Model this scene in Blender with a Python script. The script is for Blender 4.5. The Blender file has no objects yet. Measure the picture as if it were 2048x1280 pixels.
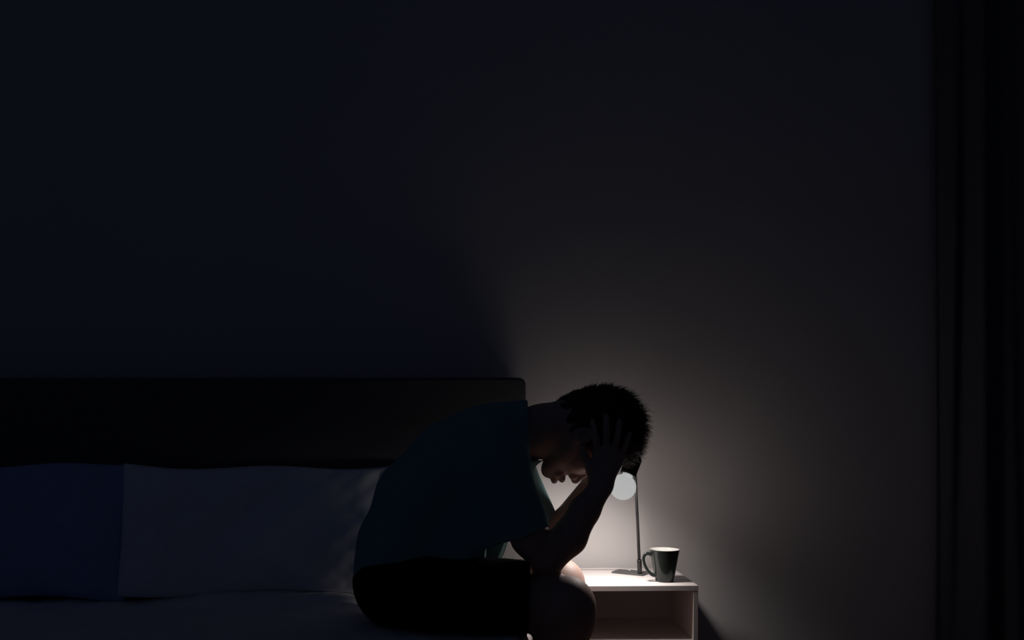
import bpy, bmesh, math, random
import numpy as np
from mathutils import Vector, Matrix

# ------------------------------------------------------------------ camera, sky light, exposure
S = bpy.context.scene
COL = S.collection
FPX, HOR, CX, CAMZ = 1640.0, 882.0, 1024.0, 0.884
cam_d = bpy.data.cameras.new('camera')
cam_d.sensor_width = 36.0
cam_d.lens = FPX / 2048 * 36.0
cam_d.shift_y = (HOR - 640.0) / 2048
cam_d.clip_start = 0.02
cam = bpy.data.objects.new('camera', cam_d)
COL.objects.link(cam)
cam.location = (0, 0, CAMZ)
cam.rotation_euler = (math.radians(90), 0, 0)
S.camera = cam

world = bpy.data.worlds.new('night')
S.world = world
world.use_nodes = True
bg = world.node_tree.nodes['Background']
bg.inputs[0].default_value = (0.40, 0.53, 1.0, 1)
bg.inputs[1].default_value = 0.0155

LAMP_POWER = 12.5        # the lower half of the bulb
LAMP_SPILL = 1.25       # the weaker light the bulb throws sideways on to the wall

S.view_settings.view_transform = 'Standard'
S.view_settings.look = 'None'
S.view_settings.gamma = 1
S.view_settings.use_curve_mapping = False
S.view_settings.exposure = 0.0
S.cycles.use_denoising = True
S.cycles.max_bounces = 8


# ------------------------------------------------------------------ helpers
def P(px, py, D):
    """real place of a spot seen at (px, py) that stands D metres away"""
    return Vector(((px - CX) / FPX * D, D, CAMZ - (py - HOR) / FPX * D))


def new_mat(name):
    m = bpy.data.materials.new(name)
    m.use_nodes = True
    return m, m.node_tree, m.node_tree.nodes['Principled BSDF']


def mat(name, col, rough=0.6, metal=0.0, noise=0.0, nscale=30, bump=0.0, bscale=80, spec=0.5, sheen=0.0, sss=0.0, stretch=None):
    m, nt, b = new_mat(name)
    b.inputs['Base Color'].default_value = (*col, 1)
    b.inputs['Roughness'].default_value = rough
    b.inputs['Metallic'].default_value = metal
    b.inputs['Specular IOR Level'].default_value = spec
    if sheen:
        b.inputs['Sheen Weight'].default_value = sheen
    if sss:
        b.inputs['Subsurface Weight'].default_value = sss
        b.inputs['Subsurface Radius'].default_value = (0.012, 0.005, 0.003)
        b.inputs['Subsurface Scale'].default_value = 1.0
    tc = nt.nodes.new('ShaderNodeTexCoord')
    src = tc.outputs['Object']
    if stretch:
        mp = nt.nodes.new('ShaderNodeMapping')
        mp.inputs['Scale'].default_value = stretch
        nt.links.new(src, mp.inputs['Vector'])
        src = mp.outputs['Vector']
    if noise:
        n = nt.nodes.new('ShaderNodeTexNoise')
        n.inputs['Scale'].default_value = nscale
        n.inputs['Detail'].default_value = 5
        nt.links.new(src, n.inputs['Vector'])
        r = nt.nodes.new('ShaderNodeValToRGB')
        r.color_ramp.elements[0].position = 0.3
        r.color_ramp.elements[1].position = 0.7
        r.color_ramp.elements[0].color = (*[c * (1 - noise) for c in col], 1)
        r.color_ramp.elements[1].color = (*[min(1, c * (1 + noise)) for c in col], 1)
        nt.links.new(n.outputs['Fac'], r.inputs['Fac'])
        nt.links.new(r.outputs['Color'], b.inputs['Base Color'])
    if bump:
        n2 = nt.nodes.new('ShaderNodeTexNoise')
        n2.inputs['Scale'].default_value = bscale
        n2.inputs['Detail'].default_value = 4
        nt.links.new(src, n2.inputs['Vector'])
        bp = nt.nodes.new('ShaderNodeBump')
        bp.inputs['Strength'].default_value = bump
        bp.inputs['Distance'].default_value = 0.002
        nt.links.new(n2.outputs['Fac'], bp.inputs['Height'])
        nt.links.new(bp.outputs['Normal'], b.inputs['Normal'])
    return m


M = dict(
    wall=mat('wall_paint', (0.57, 0.55, 0.54), 0.85, noise=0.02, nscale=3, bump=0.15, bscale=120, spec=0.2),
    floor=mat('floor_boards', (0.16, 0.10, 0.065), 0.5, noise=0.25, nscale=6, stretch=(1, 12, 1)),
    skirting=mat('skirting_paint', (0.6, 0.58, 0.56), 0.5),
    headboard=mat('headboard_fabric', (0.12, 0.115, 0.115), 0.9, bump=0.3, bscale=400, noise=0.08, nscale=200, spec=0.1),
    bedwood=mat('bed_frame_wood', (0.05, 0.035, 0.03), 0.5, noise=0.2, nscale=8, stretch=(1, 8, 8)),
    mattress=mat('mattress_ticking', (0.5, 0.5, 0.52), 0.9),
    sheet=mat('sheet_cotton', (0.84, 0.80, 0.80), 0.9, noise=0.04, nscale=8, bump=0.2, bscale=300, spec=0.1),
    pillow=mat('pillow_cotton', (0.86, 0.85, 0.88), 0.9, noise=0.06, nscale=5, bump=0.2, bscale=300, spec=0.1),
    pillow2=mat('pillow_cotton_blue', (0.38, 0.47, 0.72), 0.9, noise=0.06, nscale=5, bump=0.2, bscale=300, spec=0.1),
    white=mat('white_lacquer', (0.80, 0.75, 0.73), 0.45, noise=0.02, nscale=5, spec=0.4),
    black=mat('black_metal', (0.02, 0.02, 0.022), 0.38, metal=0.4, noise=0.1, nscale=60),
    base=mat('grey_steel_plate', (0.10, 0.10, 0.10), 0.55, metal=0.2, noise=0.1, nscale=80),
    cord=mat('pale_cord', (0.55, 0.52, 0.50), 0.5),
    mug=mat('dark_glaze', (0.020, 0.026, 0.024), 0.14, noise=0.1, nscale=20, spec=0.35),
    mugin=mat('pale_glaze', (0.78, 0.78, 0.74), 0.2, noise=0.02, nscale=20),
    skin=mat('skin', (0.42, 0.275, 0.23), 0.55, noise=0.08, nscale=40, bump=0.25, bscale=500, sss=0.0),
    lip=mat('lip_skin', (0.36, 0.15, 0.13), 0.45),
    hair=mat('black_hair', (0.012, 0.010, 0.010), 0.45, noise=0.2, nscale=100),
    shirt=mat('teal_jersey', (0.20, 0.35, 0.35), 0.95, noise=0.06, nscale=300, bump=0.2, bscale=900, spec=0.1),
    shorts=mat('black_cotton', (0.010, 0.010, 0.011), 0.95, noise=0.1, nscale=300, bump=0.2, bscale=700, spec=0.05),
    curtain=mat('charcoal_curtain', (0.13, 0.13, 0.15), 0.95, noise=0.06, nscale=200, bump=0.2, bscale=500, spec=0.05),
)


def link(name, verts, faces, m=None, parent=None, smooth=True, origin=None):
    me = bpy.data.meshes.new(name)
    o = bpy.data.objects.new(name, me)
    off = Vector(origin) if origin is not None else Vector((0, 0, 0))
    me.from_pydata([tuple(Vector(v) - off) for v in verts], [], faces)
    me.update()
    if m:
        me.materials.append(m)
    if smooth:
        me.polygons.foreach_set('use_smooth', [True] * len(me.polygons))
    COL.objects.link(o)
    if parent is not None:
        o.parent = parent
        o.location = off - world_of(parent)
    else:
        o.location = off
    return o


def world_of(o):
    v = Vector((0, 0, 0))
    while o is not None:
        v = v + o.location
        o = o.parent
    return v


def link_bm(name, bm, m, parent=None, origin=None, smooth=False, bevel=0.0, seg=2):
    if bevel:
        bmesh.ops.bevel(bm, geom=list(bm.edges), offset=bevel, segments=seg, profile=0.5, affect='EDGES')
    bm.verts.ensure_lookup_table()
    bmesh.ops.recalc_face_normals(bm, faces=bm.faces)
    vs = [v.co.copy() for v in bm.verts]
    fs = [[v.index for v in f.verts] for f in bm.faces]
    bm.verts.index_update()
    fs = [[v.index for v in f.verts] for f in bm.faces]
    bm.free()
    return link(name, vs, fs, m, parent, smooth, origin)


def box(lo, hi, rot=0.0, about=None):
    bm = bmesh.new()
    bmesh.ops.create_cube(bm, size=1)
    lo, hi = Vector(lo), Vector(hi)
    for v in bm.verts:
        v.co = Vector(((v.co.x + .5) * (hi.x - lo.x) + lo.x, (v.co.y + .5) * (hi.y - lo.y) + lo.y, (v.co.z + .5) * (hi.z - lo.z) + lo.z))
    if rot:
        bmesh.ops.rotate(bm, verts=bm.verts, cent=about, matrix=Matrix.Rotation(rot, 3, 'Z'))
    return bm


def lathe(profile, a, axis, n=48, close=False):
    """profile [(r, h)] turned about the axis through a"""
    axis = Vector(axis).normalized()
    ref = Vector((0, 1, 0)) if abs(axis.y) < .9 else Vector((1, 0, 0))
    u = axis.cross(ref).normalized()
    w = axis.cross(u)
    vs, fs = [], []
    for r, h in profile:
        for i in range(n):
            t = 2 * math.pi * i / n
            vs.append(Vector(a) + axis * h + (u * math.cos(t) + w * math.sin(t)) * max(r, 1e-5))
    k = len(profile)
    for j in range(k - 1 + (1 if close else 0)):
        for i in range(n):
            j2 = (j + 1) % k
            fs.append((j * n + i, j * n + (i + 1) % n, j2 * n + (i + 1) % n, j2 * n + i))
    return vs, fs


def tube(pts, radii, n=16, ex=1.0):
    """round bar through pts; ex widens the second cross axis"""
    pts = [Vector(p) for p in pts]
    vs, fs = [], []
    up = None
    for k, p in enumerate(pts):
        d = (pts[min(k + 1, len(pts) - 1)] - pts[max(k - 1, 0)]).normalized()
        if up is None:
            up = d.orthogonal().normalized()
        up = (up - d * up.dot(d)).normalized()
        w = d.cross(up)
        r = radii[k] if isinstance(radii, (list, tuple)) else radii
        for i in range(n):
            t = 2 * math.pi * i / n
            vs.append(p + up * math.cos(t) * r + w * math.sin(t) * r * ex)
    for k in range(len(pts) - 1):
        for i in range(n):
            fs.append((k * n + i, k * n + (i + 1) % n, (k + 1) * n + (i + 1) % n, (k + 1) * n + i))
    fs.append(tuple(range(n))[::-1])
    fs.append(tuple((len(pts) - 1) * n + i for i in range(n)))
    return vs, fs


def spline(pts, n=12):
    pts = [Vector(p) for p in pts]
    out = []
    for i in range(len(pts) - 1):
        p0, p1, p2, p3 = pts[max(i - 1, 0)], pts[i], pts[i + 1], pts[min(i + 2, len(pts) - 1)]
        for k in range(n):
            t = k / n
            out.append(0.5 * ((2 * p1) + (p2 - p0) * t + (2 * p0 - 5 * p1 + 4 * p2 - p3) * t * t + (3 * p1 - p0 - 3 * p2 + p3) * t ** 3))
    out.append(pts[-1])
    return out


def empty(name, loc, label, cat, group=None):
    o = bpy.data.objects.new(name, None)
    o.empty_display_size = 0.1
    COL.objects.link(o)
    o.location = loc
    tag(o, label, cat, group)
    return o


def tag(o, label, cat, group=None):
    o['label'] = label
    o['category'] = cat
    if group:
        o['group'] = group


def struct(o):
    o['kind'] = 'structure'
    return o


# ------------------------------------------------------------------ solid modelling by distance fields
class Field:
    def __init__(s, lo, hi, h):
        s.lo, s.h = np.array(lo, float), h
        s.n = np.ceil((np.array(hi) - s.lo) / h).astype(int) + 1
        s.F = np.full(tuple(s.n), 0.2, np.float32)

    def block(s, lo, hi):
        i0 = np.clip(np.floor((np.array(lo) - s.lo) / s.h).astype(int), 0, s.n - 1)
        i1 = np.clip(np.ceil((np.array(hi) - s.lo) / s.h).astype(int) + 1, 1, s.n)
        i1 = np.maximum(i1, i0 + 1)
        sl = tuple(slice(a, b) for a, b in zip(i0, i1))
        ax = [(s.lo[k] + s.h * np.arange(i0[k], i1[k])).astype(np.float32) for k in range(3)]
        return sl, ax[0][:, None, None], ax[1][None, :, None], ax[2][None, None, :]

    def put(s, d, sl, k, op):
        a = s.F[sl]
        if op == 'sub':
            d = -d
            a, d = -a, -d
        if k > 0:
            hh = np.maximum(k - np.abs(a - d), 0) / k
            r = np.minimum(a, d) - hh * hh * k * .25
        else:
            r = np.minimum(a, d)
        s.F[sl] = r if op == 'add' else np.where(True, r, r)

    def cap(s, a, b, ra, rb, k=.01, ysc=1.0, op='add'):
        a, b = np.array(a, float), np.array(b, float)
        m = max(ra, rb) * max(1, ysc) + 3 * k + .03
        sl, x, y, z = s.block(np.minimum(a, b) - m, np.maximum(a, b) + m)
        d = (b - a) / np.array([1, ysc, 1])
        qx, qy, qz = x - a[0], (y - a[1]) / ysc, z - a[2]
        L = max(float(d @ d), 1e-9)
        t = np.clip((qx * d[0] + qy * d[1] + qz * d[2]) / L, 0, 1)
        dist = np.sqrt((qx - t * d[0]) ** 2 + (qy - t * d[1]) ** 2 + (qz - t * d[2]) ** 2) - (ra + (rb - ra) * t)
        s.mix(dist, sl, k, op)

    def ell(s, c, r, ang=0.0, k=.01, op='add', zang=0.0):
        """ellipsoid, turned by ang about Y (side axis), then zang about Z"""
        m = max(r) + 3 * k + .03
        c = np.array(c, float)
        sl, x, y, z = s.block(c - m, c + m)
        x, y, z = x - c[0], y - c[1], z - c[2]
        if zang:
            cz, sz = math.cos(zang), math.sin(zang)
            x, y = x * cz + y * sz, -x * sz + y * cz
        ca, sa = math.cos(ang), math.sin(ang)
        u, w = x * ca + z * sa, -x * sa + z * ca
        k0 = np.sqrt((u / r[0]) ** 2 + (y / r[1]) ** 2 + (w / r[2]) ** 2)
        k1 = np.sqrt((u / r[0] ** 2) ** 2 + (y / r[1] ** 2) ** 2 + (w / r[2] ** 2) ** 2) + 1e-6
        s.mix((k0 * (k0 - 1) / k1).astype(np.float32), sl, k, op)

    def mix(s, d, sl, k, op):
        a = s.F[sl]
        if op == 'add':
            hh = np.maximum(k - np.abs(a - d), 0) / max(k, 1e-9)
            s.F[sl] = np.minimum(a, d) - hh * hh * k * .25
        else:
            hh = np.maximum(k - np.abs(a + d), 0) / max(k, 1e-9)
            s.F[sl] = np.maximum(a, -d) + hh * hh * k * .25

    def cut(s, p, n, lo=None, hi=None, k=0.004):
        """take away everything on the side n points to, inside the box lo..hi"""
        lo = s.lo if lo is None else np.array(lo)
        hi = s.lo + s.h * s.n if hi is None else np.array(hi)
        sl, x, y, z = s.block(lo, hi)
        n = np.array(n, float)
        n /= np.linalg.norm(n)
        d = -((x - p[0]) * n[0] + (y - p[1]) * n[1] + (z - p[2]) * n[2])
        s.mix(d.astype(np.float32), sl, k, 'sub')

    def wrinkle(s, fn):
        sl, x, y, z = s.block(s.lo, s.lo + s.h * s.n)
        s.F += fn(x, y, z).astype(np.float32)

    def mesh(s, relax=2):
        F = s.F
        F[0], F[-1], F[:, 0], F[:, -1], F[:, :, 0], F[:, :, -1] = .1, .1, .1, .1, .1, .1
        I = F < 0
        nx, ny, nz = F.shape
        cnt = np.zeros((nx - 1, ny - 1, nz - 1), np.uint8)
        for dx in (0, 1):
            for dy in (0, 1):
                for dz in (0, 1):
                    cnt += I[dx:nx - 1 + dx, dy:ny - 1 + dy, dz:nz - 1 + dz]
        act = (cnt > 0) & (cnt < 8)
        idx = np.full(act.shape, -1, np.int32)
        cx, cy, cz = np.nonzero(act)
        idx[cx, cy, cz] = np.arange(len(cx))
        acc = np.zeros((len(cx), 3))
        num = np.zeros(len(cx))
        for ax in range(3):
            for p in (0, 1):
                for q in (0, 1):
                    o0 = [0, 0, 0]
                    oth = [i for i in range(3) if i != ax]
                    o0[oth[0]], o0[oth[1]] = p, q
                    o1 = list(o0)
                    o1[ax] = 1
                    f0 = F[cx + o0[0], cy + o0[1], cz + o0[2]]
                    f1 = F[cx + o1[0], cy + o1[1], cz + o1[2]]
                    m = (f0 < 0) != (f1 < 0)
                    t = np.where(m, f0 / np.where(m, f0 - f1, 1), 0)
                    for k in range(3):
                        acc[:, k] += np.where(m, o0[k] + (t if k == ax else 0), 0)
                    num += m
        V = acc / num[:, None] + np.stack([cx, cy, cz], 1)
        V = V * s.h + s.lo
        faces = []
        for ax in range(3):
            sh = [slice(None)] * 3
            a = [slice(None)] * 3
            a[ax] = slice(0, -1)
            b = [slice(None)] * 3
            b[ax] = slice(1, None)
            ch = I[tuple(a)] != I[tuple(b)]
            ii = np.stack(np.nonzero(ch), 1)
            u, w = [(1, 2), (2, 0), (0, 1)][ax]
            e = np.eye(3, dtype=int)
            ok = (ii[:, u] > 0) & (ii[:, w] > 0)
            ii = ii[ok]
            inside = I[ii[:, 0], ii[:, 1], ii[:, 2]]
            c = [ii, ii - e[u], ii - e[u] - e[w], ii - e[w]]
            q = np.stack([idx[v[:, 0], v[:, 1], v[:, 2]] for v in c], 1)
            q = np.where(inside[:, None], q, q[:, ::-1])
            faces.append(q)
        Q = np.concatenate(faces)
        Q = Q[(Q >= 0).all(1)]
        for _ in range(relax):
            A = np.zeros_like(V)
            N = np.zeros(len(V))
            for k in range(4):
                np.add.at(A, Q[:, k], V[Q[:, (k + 1) % 4]] + V[Q[:, (k - 1) % 4]])
                np.add.at(N, Q[:, k], 2)
            V = V * .5 + .5 * A / np.maximum(N, 1)[:, None]
        return V, Q


def link_np(name, V, Q, m, parent=None, origin=(0, 0, 0)):
    me = bpy.data.meshes.new(name)
    off = np.array(origin, float)
    me.vertices.add(len(V))
    me.vertices.foreach_set('co', (V - off).astype(np.float32).ravel())
    me.loops.add(Q.size)
    me.loops.foreach_set('vertex_index', Q.astype(np.int32).ravel())
    me.polygons.add(len(Q))
    me.polygons.foreach_set('loop_start', (np.arange(len(Q)) * 4).astype(np.int32))
    me.polygons.foreach_set('loop_total', np.full(len(Q), 4, np.int32))
    me.update(calc_edges=True)
    me.validate()
    me.polygons.foreach_set('use_smooth', [True] * len(me.polygons))
    me.materials.append(m)
    o = bpy.data.objects.new(name, me)
    COL.objects.link(o)
    if parent is not None:
        o.parent = parent
        o.location = Vector(origin) - world_of(parent)
    else:
        o.location = origin
    return o


# ------------------------------------------------------------------ the room
WALL_D = 2.50
struct(link_bm('wall_back', box((-3.6, WALL_D, 0), (2.2, WALL_D + .1, 2.75)), M['wall']))
struct(link_bm('floor', box((-3.6, -1.8, -.05), (2.2, WALL_D + .1, 0)), M['floor']))
struct(link_bm('wall_right', box((2.1, -1.8, 0), (2.2, WALL_D, 2.75)), M['wall']))
struct(link_bm('baseboard_back', box((-3.6, WALL_D - .015, 0), (2.1, WALL_D, .09)), M['skirting'], bevel=.003))

# curtain at the right end of the wall
random.seed(3)
cur = empty('curtain', (1.42, 2.38, 0.02), 'dark charcoal floor length curtain hanging in folds at the right end of the wall', 'curtain')


def curtain_mesh():
    vs, fs = [], []
    nu, nv = 260, 60
    x0, x1 = 1.273, 1.99
    for j in range(nv + 1):
        v = j / nv
        z = .03 + v * 2.40
        for i in range(nu + 1):
            u = i / nu
            x = x0 + (x1 - x0) * u + .010 * math.sin(3 * v + 9 * u) * (1 - v)
            ph = u * 2 * math.pi * 4.6 - 1.2
            amp = (.014 + .008 * (1 - v)) * min(1, u * 9)
            y = 2.385 + .085 * max(0, 1 - u * 8) - amp * math.sin(ph + .5 * (1 - v) * math.sin(5 * u)) - .008 * math.sin(2.3 * ph + 2 * v)
            # the deep fold that opens towards the floor
            c = (x - (1.345 - .012 * (1 - v))) / (.014 + .016 * (1 - v))
            y += .055 * math.exp(-c * c) * (.35 + .65 * (1 - v))
            vs.append((x, min(y, 2.47), z))
    for j in range(nv):
        for i in range(nu):
            a = j * (nu + 1) + i
            fs.append((a, a + 1, a + nu + 2, a + nu + 1))
    return vs, fs


v_, f_ = curtain_mesh()
cl = link('fabric', v_, f_, M['curtain'], cur)
md = cl.modifiers.new('thickness', 'SOLIDIFY')
md.thickness = .003
v_, f_ = tube([(1.12, 2.385, 2.46), (2.02, 2.385, 2.46)], .012, 16)
link('rod', v_, f_, M['black'], cur)
for k in range(9):
    x = 1.29 + k * .086
    v_, f_ = lathe([(.017, -.002), (.020, -.002), (.020, .002), (.017, .002)], (x, 2.385, 2.452), (1, 0, 0), 20, True)
    link('ring', v_, f_, M['black'], cur)


# ------------------------------------------------------------------ bed
BEDZ = .446
bed = empty('bed', (-.80, 1.4, 0), 'wide bed with a tall dark padded headboard against the wall', 'bed')
HB0, HB1 = -1.75, .040


def headboard():
    # outline with rounded top corners, given a depth of 6 cm
    r = .022
    top = P(0, 755, 2.37).z
    pts = [(HB0, .05), (HB1, .05), (HB1, top - r)]
    pts += [(HB1 - r + r * math.cos(a), top - r + r * math.sin(a)) for a in [math.radians(t) for t in range(15, 91, 15)]]
    pts += [(HB0 + r + r * math.cos(a), top - r + r * math.sin(a)) for a in [math.radians(t) for t in range(90, 181, 15)]]
    bm = bmesh.new()
    f = [bm.verts.new((x, 2.370, z)) for x, z in pts]
    b = [bm.verts.new((x, 2.465, z)) for x, z in pts]
    bm.faces.new(f)
    bm.faces.new(b[::-1])
    n = len(pts)
    for i in range(n):
        bm.faces.new((f[i], f[(i + 1) % n], b[(i + 1) % n], b[i]))
    bmesh.ops.recalc_face_normals(bm, faces=bm.faces)
    return bm


link_bm('headboard', headboard(), M['headboard'], bed, bevel=.008, seg=3)
link_bm('bed_frame', box((HB0 + .02, .40, .12), (HB1 - .02, 2.365, .26)), M['bedwood'], bed, bevel=.006)
link_bm('mattress', box((HB0 + .03, .42, .262), (HB1 - .028, 2.360, BEDZ - .02)), M['mattress'], bed, bevel=.02, seg=3)
for x in (HB0 + .08, HB1 - .10):
    for y in (.48, 2.30):
        link_bm('leg', box((x - .03, y - .03, 0), (x + .03, y + .03, .118)), M['bedwood'], bed, bevel=.004)


def fnoise(x, y, seed=0.0):
    return (math.sin(x * 1.7 + y * 2.3 + seed) + math.sin(x * 3.1 - y * 1.9 + seed * 2 + 1.3 * math.sin(y * 1.1 + seed))
            + .6 * math.sin(x * 5.3 + y * 4.1 + 2 * math.sin(x * .9 + seed)) + .4 * math.sin(x * 9.1 - y * 8.3 + seed * 3)) / 3.0


def sheet_mesh():
    """cover over the mattress: a rumpled top that drops down the right side"""
    vs, fs = [], []
    nx, ny = 330, 330
    x0, x1, y0, y1 = HB0 + .03, HB1, .46, 2.362
    path = []
    # arc length across: flat top then a drop over the right edge
    L = (x1 - x0) + .16
    for j in range(ny + 1):
        y = y0 + (y1 - y0) * j / ny
        for i in range(nx + 1):
            s = L * i / nx
            if s < (x1 - x0) - .03:
                x, z = x0 + s, BEDZ
            else:
                t = s - ((x1 - x0) - .03)
                R = .03
                if t < R * math.pi / 2:
                    a = t / R
                    x, z = x1 - .03 + R * math.sin(a), BEDZ - R + R * math.cos(a)
                else:
                    x, z = x1, BEDZ - R - (t - R * math.pi / 2)
            h = .006 * fnoise(x * 5, y * 6, 1.0) + .004 * fnoise(x * 14, y * 11, 4.0)
            # long fold that runs below the pillows
            yc = 2.245 + .008 * math.sin(3.1 * x + 1.2) + .010 * math.sin(17 * x)
            w = .030 + .012 * math.sin(7 * x)
            env = 1 / (1 + math.exp(-(x + .95) * 9)) 
            h += env * (.028 + .006 * math.sin(9 * x + 2)) * math.exp(-((y - yc) / w) ** 2)
            yc2 = yc - .045 + .012 * math.sin(11 * x)
            h += env * .010 * math.exp(-((y - yc2) / .020) ** 2)
            h += .010 * math.exp(-((y - 1.35 - .12 * math.sin(3 * x)) / .06) ** 2)
            # pressed down where somebody sits
            h -= .004 * math.exp(-(((x + .16) / .28) ** 2 + ((y - 2.0) / .26) ** 2))
            k = 1.0 if z > BEDZ - .001 else .25
            if k == 1.0:
                z += h
            else:
                x += .006 * math.sin(y * 23) + .004 * math.sin(y * 61)
                z += h * max(0, 1 - (BEDZ - z) / .03)
            vs.append((x, y, z))
    for j in range(ny):
        for i in range(nx):
            a = j * (nx + 1) + i
            fs.append((a, a + 1, a + nx + 2, a + nx + 1))
    return vs, fs


v_, f_ = sheet_mesh()
sh = link('bed_sheet', v_, f_, M['sheet'], None, origin=(-.8, 1.4, BEDZ))
tag(sh, 'rumpled pale sheet covering the bed, one fold below the pillows catching the lamp light', 'bed sheet')
md = sh.modifiers.new('thickness', 'SOLIDIFY')
md.thickness = .004


def pillow(cx, cy, cz, w, h, T, lean, m, seed, label, turn=0.0):
    vs, fs = [], []
    nu, nv = 120, 80
    Rl = Matrix.Rotation(-lean, 3, 'X')
    Rt = Matrix.Rotation(turn, 3, 'Z')
    for side in (1, -1):
        for j in range(nv + 1):
            b = -1 + 2 * j / nv
            for i in range(nu + 1):
                a = -1 + 2 * i / nu
                e = (1 - abs(a) ** 5) * (1 - abs(b) ** 2.8)
                t = T * .5 * max(e, 0) ** .42
                # sides drawn in a little between the corners
                x = a * w / 2 * (1 - .018 * (1 - b * b))
                z = b * h / 2 * (1 - .05 * (1 - a * a)) + .006 * math.sin(a * 6 + seed) * abs(b)
                near = min(1, e * 3)
                y = -side * t
                if side == 1:
                    cr = math.exp(-((a - .78) / .25) ** 2)
                    y += near * (.007 * fnoise(a * 4, b * 2.2, seed) + .0015 * fnoise(a * 8 + 2 * b, b * 3, seed + 3)
                                 + cr * .0045 * math.sin(26 * a + 5 * b + 2 * math.sin(4 * b)))
                v = Rt @ (Rl @ Vector((x, y, z)))
                vs.append(v + Vector((cx, cy, cz)))
        off = (nu + 1) * (nv + 1) if side == -1 else 0
        for j in range(nv):
            for i in range(nu):
                q = off + j * (nu + 1) + i
                f = (q, q + 1, q + nu + 2, q + nu + 1)
                fs.append(f if side == 1 else f[::-1])
    bm = bmesh.new()
    bv = [bm.verts.new(v) for v in vs]
    for f in fs:
        bm.faces.new([bv[i] for i in f])
    bmesh.ops.remove_doubles(bm, verts=bm.verts, dist=.0004)
    o = link_bm('pillow', bm, m, None, origin=(cx, cy, cz), smooth=True)
    tag(o, label, 'pillow', 'pillows leaning on the headboard')
    return o


pillow(-.645, 2.283, .637, .865, .365, .14, math.radians(8), M['pillow'], 2.0,
       'pale blue pillow directly behind the seated person, creased at its right end', math.radians(4.5))
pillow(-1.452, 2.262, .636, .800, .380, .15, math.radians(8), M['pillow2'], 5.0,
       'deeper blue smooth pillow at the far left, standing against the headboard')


# ------------------------------------------------------------------ nightstand
NZ = .50
ns_rot = math.radians(1.5)
XR = P(1395, 1168, 2.19).x
XL = XR - .405
YF, YB = 2.180, 2.475
ab = Vector((XR, YF, 0))
ns = empty('nightstand', ((XL + XR) / 2, 2.33, 0), 'white open fronted nightstand beside the bed under the lamp', 'nightstand')
TH = .015


def nsb(name, lo, hi, bev=.0012):
    return link_bm(name, box(lo, hi, ns_rot, ab), M['white'], ns, bevel=bev)


nsb('top_panel', (XL, YF, NZ - TH), (XR, YB, NZ))
nsb('side_panel', (XR - .0135, YF + .0005, 0.04), (XR, YB, NZ - TH))
nsb('side_panel', (XL, YF + .0005, 0.04), (XL + .0135, YB, NZ - TH))
nsb('back_panel', (XL + .0135, YB - .014, .04), (XR - .0135, YB - .002, NZ - TH))
nsb('shelf', (XL + .0135, YF + .004, .340), (XR - .0135, YB - .014, .354))
nsb('bottom_panel', (XL + .0135, YF + .002, .04), (XR - .0135, YB - .014, .055))
dr = nsb('drawer_front', (XL + .016, YF + .002, .058), (XR - .016, YF + .018, .336))
v_, f_ = lathe([(0, 0), (.006, 0), (.006, .010), (.013, .013), (.014, .020), (.010, .025), (0, .026)], ((XL + XR) / 2, YF - .003, .2), (0, -1, 0), 24)
link('knob', v_, f_, M['black'], dr)
for x in (XL + .03, XR - .03):
    for y in (YF + .03, YB - .03):
        v_, f_ = lathe([(0, 0), (.015, 0), (.018, .04), (0, .04)], (x, y, 0), (0, 0, 1), 20)
        link('foot', v_, f_, M['white'], ns)


# ------------------------------------------------------------------ mug
mc = Vector((P(1329, 1160, 2.245).x, 2.245, NZ + .0006))
mug = empty('mug', mc, 'dark glazed conical mug with a pale inside, standing at the front right of the nightstand', 'mug')
prof = [(0, .003), (.020, .003), (.0215, 0), (.0235, 0), (.0245, .002), (.0285, .020), (.0330, .045), (.0375, .070), (.0403, .0845), (.0409, .0862), (.0403, .0872)]
v_, f_ = lathe(prof, mc, (0, 0, 1), 72)
link('body', v_, f_, M['mug'], mug)
prof = [(.0403, .0872), (.0392, .0868), (.0385, .0850), (.0352, .070), (.0308, .045), (.0262, .020), (.022, .009), (0, .007)]
v_, f_ = lathe(prof, mc, (0, 0, 1), 72)
link('inside', v_, f_, M['mugin'], mug)['label'] = 'pale glazed inside of the mug'
hd = Vector((-.985, -.17, 0)).normalized()
hp = [(.0385, .0735), (.047, .0765), (.056, .0740), (.0605, .0650), (.0595, .0535), (.0540, .0390), (.0450, .0255), (.0340, .0180), (.0275, .0175)]
hp = spline([mc + hd * r * .99 + Vector((0, 0, z)) for r, z in hp], 8)
rad = [.0052 - .0014 * math.sin(math.pi * i / (len(hp) - 1)) for i in range(len(hp))]
v_, f_ = tube(hp, rad, 20, 1.25)
link('handle', v_, f_, M['mug'], mug)


# ------------------------------------------------------------------ desk lamp
lamp_o = Vector((.335, 2.385, NZ))
lamp = empty('desk_lamp', lamp_o, 'slim black desk lamp with a bare lit bulb, standing on the nightstand behind the mug', 'lamp')
bz = NZ + .0005
c4 = [(.289, 2.385), (.371, 2.327), (.404, 2.382), (.322, 2.440)]
bm = bmesh.new()
lo_ = [bm.verts.new((x, y, bz)) for x, y in c4]
hi_ = [bm.verts.new((x, y, bz + .004)) for x, y in c4]
bm.faces.new(lo_[::-1])
bm.faces.new(hi_)
for i in range(4):
    bm.faces.new((lo_[i], lo_[(i + 1) % 4], hi_[(i + 1) % 4], hi_[i]))
link_bm('base', bm, M['base'], lamp, bevel=.001)
BULB = P(1246, 974, 2.160)
SOCK = P(1270, 912, 2.192)
ax = (BULB - SOCK).normalized()
pole_b = Vector((.3655, 2.343, bz + .004))
pole_t = P(1270, 936, 2.220)
pdir = (pole_t - pole_b).normalized()
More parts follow.
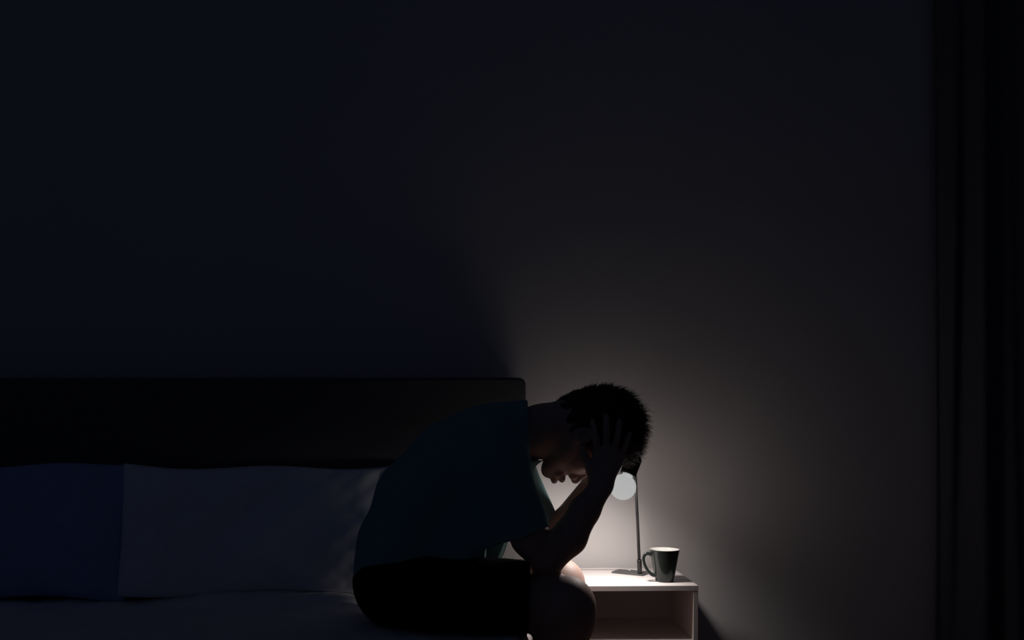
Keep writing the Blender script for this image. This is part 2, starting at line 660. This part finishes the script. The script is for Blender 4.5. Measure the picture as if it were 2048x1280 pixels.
v_, f_ = tube([pole_b, pole_b + pdir * .002, pole_b + pdir * .045, pole_b + pdir * .047], [.0062, .0066, .0066, .005], 24)
link('pole_sleeve', v_, f_, M['black'], lamp)
v_, f_ = tube([pole_b + pdir * .04, pole_t], [.0045, .0036], 20)
link('pole', v_, f_, M['black'], lamp)
v_, f_ = lathe([(0, -.002), (.012, -.002), (.0185, .002), (.0215, .009), (.0220, .018), (.0215, .055), (.0205, .060), (.018, .060), (.018, .040), (0, .038)], SOCK, ax, 48)
sk = link('socket', v_, f_, M['black'], lamp)
v_, f_ = tube([SOCK - ax * .002, SOCK - ax * .010 + Vector((.001, 0, 0)), SOCK - ax * .020 + Vector((.002, 0, 0))], .0022, 12)
link('switch_pin', v_, f_, M['black'], sk)
v_, f_ = lathe([(0, -.004), (.007, -.004), (.008, 0), (.007, .004), (0, .004)], pole_t, (0, 1, 0), 24)
link('hinge', v_, f_, M['black'], lamp)

bm_mat, nt, b = new_mat('lit_bulb_glass')
nt.nodes.remove(b)
out = nt.nodes['Material Output']
tr = nt.nodes.new('ShaderNodeBsdfTransparent')
tr.inputs[0].default_value = (.55, .55, .55, 1)
em = nt.nodes.new('ShaderNodeEmission')
em.inputs[0].default_value = (.97, 1.0, 1.0, 1)
em.inputs[1].default_value = 0.25
ad = nt.nodes.new('ShaderNodeAddShader')
nt.links.new(tr.outputs[0], ad.inputs[0])
nt.links.new(em.outputs[0], ad.inputs[1])
nt.links.new(ad.outputs[0], out.inputs['Surface'])
R = .0345
prof = [(.0135, -.046), (.0140, -.036), (.0185, -.026)]
prof += [(R * math.sin(t), -R * math.cos(t)) for t in [math.radians(q) for q in range(44, 180, 6)]] + [(0, R)]
v_, f_ = lathe(prof, BULB, ax, 48)
link('bulb', v_, f_, bm_mat, lamp)
for axis_, wide, power in (((-.40, .20, -.88), 166, LAMP_POWER), ((.25, .90, -.26), 179, LAMP_SPILL)):
    L = bpy.data.lights.new('bulb_glow', 'SPOT')
    L.energy = power
    L.color = (1.0, .92, .88)
    L.shadow_soft_size = .026
    lo = bpy.data.objects.new('bulb_glow', L)
    COL.objects.link(lo)
    lo.parent = lamp
    lo.location = BULB - lamp_o
    L.spot_size = math.radians(wide)
    L.spot_blend = 1.0
    lo.rotation_euler = Vector(axis_).to_track_quat('-Z', 'Y').to_euler()
# pale flex lying on the table behind the base
cp = spline([(.345, 2.395, NZ + .0062), (.33, 2.425, NZ + .005), (.28, 2.442, NZ + .004), (.22, 2.440, NZ + .003), (.17, 2.452, NZ + .003), (.10, 2.462, NZ + .003)], 10)
v_, f_ = tube(cp, .0024, 10)
link('flex', v_, f_, M['cord'], lamp)


# ------------------------------------------------------------------ the person
CD = 2.02                         # distance of the body's middle plane
PX = CD / FPX


def hp3(px, py, s=0.0, d=CD):
    v = P(px, py, d)
    v.y += s
    return v


ROOT = Vector((-.12, CD, BEDZ))
B = Field((-.46, 1.66, -.01), (.40, 2.37, 1.06), .0032)
c = B.cap
# trunk
spine = [(800, 1168, 84), (812, 1085, 84), (852, 1005, 80), (912, 938, 80), (972, 902, 70), (1022, 886, 56)]
for (x0, y0, r0), (x1, y1, r1) in zip(spine, spine[1:]):
    c(hp3(x0, y0), hp3(x1, y1), r0 * PX, r1 * PX, .03, 1.30)
# neck
c(hp3(1010, 880), hp3(1085, 860), 52 * PX, 49 * PX, .03, 1.05)
c(hp3(1085, 860), hp3(1150, 850), 49 * PX, 54 * PX, .02)
# skull and face (turned down; crown towards the lamp)
B.ell(hp3(1205, 858), (80 * PX, .074, 81 * PX), math.radians(4), .02)
B.ell(hp3(1165, 850), (64 * PX, .070, 64 * PX), 0, .02)
B.ell(hp3(1148, 893), (62 * PX, .060, 58 * PX), 0, .02)
for s in (-1, 1):
    c(hp3(1150, 885, s * .052), hp3(1104, 929, s * .020), 17 * PX, 15 * PX, .012)
    B.ell(hp3(1163, 925, s * .040), (20 * PX, .022, 16 * PX), 0, .015)
B.ell(hp3(1097, 939), (15 * PX, .024, 17 * PX), 0, .014)
c(hp3(1188, 937, -.034), hp3(1188, 937, .034), 11 * PX, 11 * PX, .012)
for s in (-1, 1):
    B.ell(hp3(1174, 951, s * .031), (11 * PX, .015, 8 * PX), 0, .006, 'sub')
    B.ell(hp3(1174, 938, s * .031), (11 * PX, .013, 9.5 * PX), 0, .003)
B.ell(hp3(1114, 948), (16 * PX, .030, 10 * PX), 0, .010)
B.ell(hp3(1108.5, 957.5), (7.5 * PX, .020, 10.5 * PX), 0, .001)
B.ell(hp3(1124, 956.5), (7 * PX, .021, 9.5 * PX), 0, .001)
c(hp3(1116, 968, -.02), hp3(1116, 968, .02), .0026, .0026, .002, op='sub')
c(hp3(1180, 941), hp3(1157, 953), 7 * PX, 9.5 * PX, .006)
B.ell(hp3(1151, 957), (10 * PX, .010, 11 * PX), 0, .004)
for s in (-1, 1):
    B.ell(hp3(1146, 951, s * .012), (9 * PX, .008, 8.5 * PX), 0, .003)
# ears
for s in (-1, 1):
    B.ell(hp3(1160, 872, s * .077), (25 * PX, .009, 15 * PX), math.radians(12), .005, zang=s * math.radians(14))
    B.ell(hp3(1164, 870, s * .087), (14 * PX, .009, 8 * PX), math.radians(12), .003, 'sub', zang=s * math.radians(14))
    B.ell(hp3(1153, 880, s * .080), (5 * PX, .006, 5 * PX), 0, .002)
# arms: shoulder, elbow, wrist (near = -1, far = +1)
NE, NW = P(1093, 1122, 1.87), P(1203, 972, 1.905)
c(P(996, 900, 1.885), P(1031, 1000, 1.870), .047, .043, .03)
c(P(1031, 1000, 1.870), P(1060, 1075, 1.868), .043, .042, .015)
c(P(1060, 1075, 1.868), NE, .042, .036, .015)
c(NE, P(1138, 1075, 1.875), .036, .0400, .012)
c(P(1138, 1075, 1.875), P(1170, 1020, 1.885), .0400, .034, .012)
c(P(1170, 1020, 1.885), NW, .034, .0255, .012)
FE, FW = P(1095, 1098, 2.105), P(1188, 963, 2.115)
c(P(1005, 900, 2.155), P(1050, 1000, 2.135), .050, .044, .03)
c(P(1050, 1000, 2.135), FE, .046, .035, .015)
c(FE, P(1129, 1047, 2.11), .034, .037, .012)
c(P(1129, 1047, 2.11), FW, .037, .026, .012)


# hands: the back of the hand to the outside, fingers up in the hair
def hand(s):
    def h(x, z, off):
        return (x, CD + s * off, z)
    W = NW if s < 0 else FW
    wx, wz = W.x, W.z
    # outward distance of the head's skin at a given place
    def surf(x, z):
        cc = hp3(1205, 858)
        q = 1 - ((x - cc.x) / (82 * PX)) ** 2 - ((z - cc.z) / (83 * PX)) ** 2
        return .076 * math.sqrt(max(q, .05))
    k0 = P(1205, 908, 1.90)
    kn = [(1197, 905), (1214, 897), (1231, 900), (1245, 912)]
    tips = [(1186, 842), (1212, 832), (1240, 842), (1262, 866)]
    rr = [.0092, .0096, .0090, .0080]
    wo = abs(W.y - CD)
    # palm: four metacarpal bars melted together
    for i, (kx, ky) in enumerate(kn):
        K = P(kx, ky, 1.915)
        o = max(surf(K.x, K.z) + .018, .075)
        a = (wx + (i - 1.5) * .008, CD + s * (wo - .004), wz + .012)
        c(a, h(K.x, K.z, o), .0165, .0125, .010)
    # heel and ball of the thumb
    c((wx, W.y, wz), (wx + .006, CD + s * (wo - .008), wz + .030), .024, .022, .012)
    c((wx - .012, CD + s * (wo - .012), wz + .012), (wx - .022, CD + s * .088, wz + .040), .017, .013, .010)
    # thumb: leaves the side of the palm near its base
    t0 = (wx - .020, CD + s * .090, wz + .034)
    t1 = (wx - .036, CD + s * .084, wz + .062)
    t2 = (wx - .041, CD + s * .080, wz + .088)
    c(t0, t1, .0118, .0105, .006)
    c(t1, t2, .0105, .0085, .003)
    for i, ((kx, ky), (tx, ty)) in enumerate(zip(kn, tips)):
        K, T = P(kx, ky, 1.915), P(tx, ty, 1.925)
        pts = []
        for t in (0, .42, .74, 1.0):
            x, z = K.x + (T.x - K.x) * t, K.z + (T.z - K.z) * t
            bow = .006 * math.sin(math.pi * min(t * 1.1, 1))
            o = max(surf(x, z) + .014 + bow + .004 * (1 - t), .055)
            pts.append(h(x, z, o))
        r = rr[i]
        for j in range(3):
            c(pts[j], pts[j + 1], r * (1 - .08 * j), r * (1 - .08 * (j + 1)), .0025)


hand(-1)
hand(1)
# legs
for s, hip, kn, kr, an in ((-1, P(800, 1182, 1.93), P(1128, 1214, 1.87), .0715, P(1112, 1660, 1.88)),
                           (1, P(810, 1174, 2.09), P(1113, 1171, 2.10), .0725, P(1104, 1530, 2.12))):
    an = Vector((an.x, an.y, .085))
    mid = hip.lerp(kn, .55)
    c(hip, mid, .082, .069, .03)
    c(mid, kn, .069, kr - .007, .02)
    c(kn + Vector((.003, 0, .002)), kn + Vector((.006, 0, -.028)), kr - .004, kr - .008, .02)
    cf = kn.lerp(an, .30) + Vector((-.012, 0, 0))
    c(kn + Vector((0, 0, -.02)), cf, kr - .010, .060, .02)
    c(cf, an, .058, .034, .02)
    # foot with five toes
    heel = Vector((an.x - .02, an.y, .034))
    ball = Vector((an.x + .135, an.y + s * .008, .024))
    c(an, heel, .036, .032, .02)
    c(an + Vector((.01, 0, -.012)), ball, .036, .022, .02, 1.5)
    c(heel, ball, .030, .020, .02, 1.3)
    for q in range(5):
        yy = -s * (.032 - .016 * q)
        a0 = ball + Vector((.0 - .004 * q, yy, -.006))
        c(a0, a0 + Vector((.052 - .007 * q, 0, -.006)), .0125 - .0012 * q, .0115 - .0012 * q, .004)
B.cut((0, 0, BEDZ + .004), (0, 0, -1), (-.5, 1.6, .3), (-.01, 2.4, BEDZ + .05), .01)
V, Q = B.mesh(2)
body = link_np('person', V, Q, M['skin'], None, ROOT)
tag(body, 'person seated on the bed edge, bent forward with the head held in both hands', 'person')


# t-shirt
T = Field((-.48, 1.70, .44), (.22, 2.34, 1.02), .0036)
sp = [(800, 1160, 92), (808, 1092, 88), (848, 1004, 92), (912, 934, 91), (968, 898, 82), (1018, 884, 70)]
for (x0, y0, r0), (x1, y1, r1) in zip(sp, sp[1:]):
    T.cap(hp3(x0, y0), hp3(x1, y1), r0 * PX, r1 * PX, .03, 1.36)
T.cap(hp3(985, 955), hp3(930, 1080), 78 * PX, 74 * PX, .03, 1.55)
T.cap(hp3(930, 1080), hp3(900, 1130), 76 * PX, 70 * PX, .03, 1.55)
T.cap(P(985, 885, 1.875), P(1005, 925, 1.868), .060, .058, .04)
T.cap(P(985, 885, 2.155), P(1010, 925, 2.155), .060, .060, .04)
# sleeves
nh0, nh1 = P(1000, 920, 1.868), P(1062, 1090, 1.866)
fh0, fh1 = P(1010, 915, 2.155), P(1080, 1068, 2.125)
for a, b_ in ((nh0, nh1), (fh0, fh1)):
    T.cap(a, b_, .058 if a is nh0 else .062, .0565 if a is nh0 else .061, .03)
T.cap(P(972, 950, 1.895), P(982, 1060, 1.895), .060, .058, .03)
nd = (nh1 - nh0).normalized()
fd = (fh1 - fh0).normalized()
T.cap(P(1000, 872, CD), P(1062, 862, CD), 66 * PX, 64 * PX, .015, 1.05)


def folds(x, y, z):
    a = 1.5 * np.sin(7 * x + 3 * z + 5 * y)
    f = np.sin(62 * (z * .8 - x * .55) + 2.2 * np.sin(9 * y + 6 * x) + a) * np.exp(-((x + .22) / .22) ** 2)
    g = np.sin(48 * (x * .6 + z * .9) + 14 * y + 2 * np.sin(11 * z)) * .8
    w = np.sin(31 * y + 20 * x * z + a)
    return .0011 * f + .0008 * g + .0006 * w


T.wrinkle(folds)
# cut the hem, the sleeve ends and the neck
T.cut(P(1067, 1063, 1.86), nd, P(990, 1100, 1.86) - Vector((.02, .075, .10)), P(1067, 1020, 1.86) + Vector((.13, .085, .02)), .003)
T.cut(P(1078, 1050, 2.125), fd, (-.03, 2.055, .55), (.2, 2.3, .80), .003)
T.cut(hp3(1057, 860), (1, 0, .03), (.03, 1.9, .84), (.2, 2.14, 1.0), .003)
T.cut(hp3(700, 1172), (-.18, 0, -1), None, None, .004)
# hollows so that hems stand off the skin
for hem, n_, r_ in ((P(1067, 1063, 1.86), nd, .0500), (P(1078, 1050, 2.125), fd, .0525)):
    on = (fh0 if n_ is fd else nh0)
    on = on + n_ * (hem - on).dot(n_)
    T.cap(on - n_ * .025, on + n_ * .08, r_ - .004, r_, .002, op='sub')
T.cap(hp3(1038, 866), hp3(1090, 858), 58 * PX, 60 * PX, .002, 1.05, 'sub')
V, Q = T.mesh(2)
# a narrow neckband rolled round the opening
link_np('t_shirt', V, Q, M['shirt'], body, ROOT)['label'] = 'dark teal short sleeved t-shirt'

# shorts
H = Field((-.48, 1.74, .40), (.12, 2.32, .68), .0040)
H.cap(hp3(800, 1162), hp3(808, 1098), 92 * PX, 86 * PX, .03, 1.35)
for hip, kn, r0, r1 in ((P(800, 1176, 1.93), P(1075, 1202, 1.872), .092, .088), (P(810, 1172, 2.09), P(1050, 1170, 2.10), .084, .079)):
    H.cap(hip, kn, r0, r1, .03)


def folds2(x, y, z):
    return .0015 * np.sin(55 * x + 8 * np.sin(9 * z) + 12 * y) * np.exp(-((x - .0) / .12) ** 2) + .001 * np.sin(38 * z + 20 * x + 11 * y)


H.wrinkle(folds2)
H.cut(P(1058, 1200, 1.875), (1, 0, -.05), (-.1, 1.7, .3), (.2, 2.0, .75), .003)
H.cut(P(1000, 1170, 2.105), (1, 0, -.05), (-.1, 2.0, .3), (.2, 2.35, .75), .003)
H.cut((0, 0, BEDZ - .004), (0, 0, -1), None, None, .01)
H.cap(P(1036, 1197, 1.88), P(1090, 1203, 1.87), .082, .082, .002, op='sub')
H.cap(P(975, 1168, 2.105), P(1065, 1170, 2.105), .0755, .0755, .002, op='sub')
V, Q = H.mesh(2)
link_np('shorts', V, Q, M['shorts'], body, ROOT)['label'] = 'black knee length shorts'

# hair: a close cap and a few thousand short locks
G = Field((.02, 1.90, .76), (.37, 2.14, 1.06), .0030)
G.ell(hp3(1206, 857), (85 * PX, .080, 86 * PX), math.radians(4), .0)
G.ell(hp3(1166, 848), (69 * PX, .077, 67 * PX), 0, .02)


def tousle(x, y, z):
    return .0016 * np.sin(130 * x + 60 * y + 3 * np.sin(70 * z)) + .0012 * np.sin(150 * z + 90 * y + 2 * np.sin(60 * x))


G.wrinkle(tousle)
# hairline: in front of the ears, round the neck and across the forehead
G.cut(hp3(1175, 905), (-.55, 0, -.83), None, None, .006)
G.cut(hp3(1230, 931), (.05, 0, -1), None, None, .006)
G.cut(hp3(1108, 830), (-.8, 0, -.6), None, None, .006)
for s in (-1, 1):
    G.ell(hp3(1158, 880, s * .085), (30 * PX, .02, 22 * PX), math.radians(12), .003, 'sub')
V, Q = G.mesh(2)
Vc, Qc = V, Q
rng = random.Random(11)
# locks grow from the cap
tri = V[Q]
cen = tri.mean(1)
nor = np.cross(tri[:, 2] - tri[:, 0], tri[:, 3] - tri[:, 1])
nor /= np.linalg.norm(nor, axis=1)[:, None] + 1e-12
hc = hp3(1195, 862)
lv, lf = [], []
cand = [i for i in range(len(Q)) if np.dot(cen[i] - np.array(hc), nor[i]) > .02]
for n_ in range(6500):
    i = rng.choice(cand)
    p, nn = Vector(cen[i]), Vector(nor[i])
    pxx = CX + p.x / p.y * FPX
    k = min(1, max(0, (pxx - 1150) / 110))      # longer on the crown than at the nape
    if p.z < hp3(0, 905).z and pxx < 1240:
        continue
    ln = (.005 + .016 * k) * rng.uniform(.5, 1.25)
    if rng.random() < .05:
        ln *= 1.5
    comb = Vector((.75, rng.uniform(-.3, .3), -.35 if p.z > hc.z else -.25)) * (1 - .2 * k)
    comb = comb - nn * comb.dot(nn)
    d0 = (nn * (.35 + .55 * k * rng.random()) + comb * rng.uniform(.3, 1.0)
          + Vector((rng.gauss(0, .25), rng.gauss(0, .25), rng.gauss(0, .25)))).normalized()
    d1 = (d0 + comb * .5 + Vector((rng.gauss(0, .2), rng.gauss(0, .2), rng.gauss(0, .2) - .15))).normalized()
    r = rng.uniform(.0004, .0009)
    pts = [p - nn * .001, p + d0 * ln * .5, p + d0 * ln * .5 + d1 * ln * .5]
    a = d0.orthogonal().normalized()
    b_ = d0.cross(a)
    base = len(lv)
    for q, (pt, rr_) in enumerate(zip(pts[:2], (r, r * .7))):
        for t in range(3):
            an_ = t * 2.094
            lv.append(pt + (a * math.cos(an_) + b_ * math.sin(an_)) * rr_)
    lv.append(pts[2])
    for t in range(3):
        u = (t + 1) % 3
        lf.append((base + t, base + u, base + 3 + u, base + 3 + t))
        lf.append((base + 3 + t, base + 3 + u, base + 6))
nV = len(Vc)
allv = [tuple(v) for v in Vc] + [tuple(v) for v in lv]
allf = [tuple(int(q) for q in f) for f in Qc] + [tuple(q + nV for q in f) for f in lf]
link('hair', allv, allf, M['hair'], body, origin=ROOT)['label'] = 'short tousled black hair'
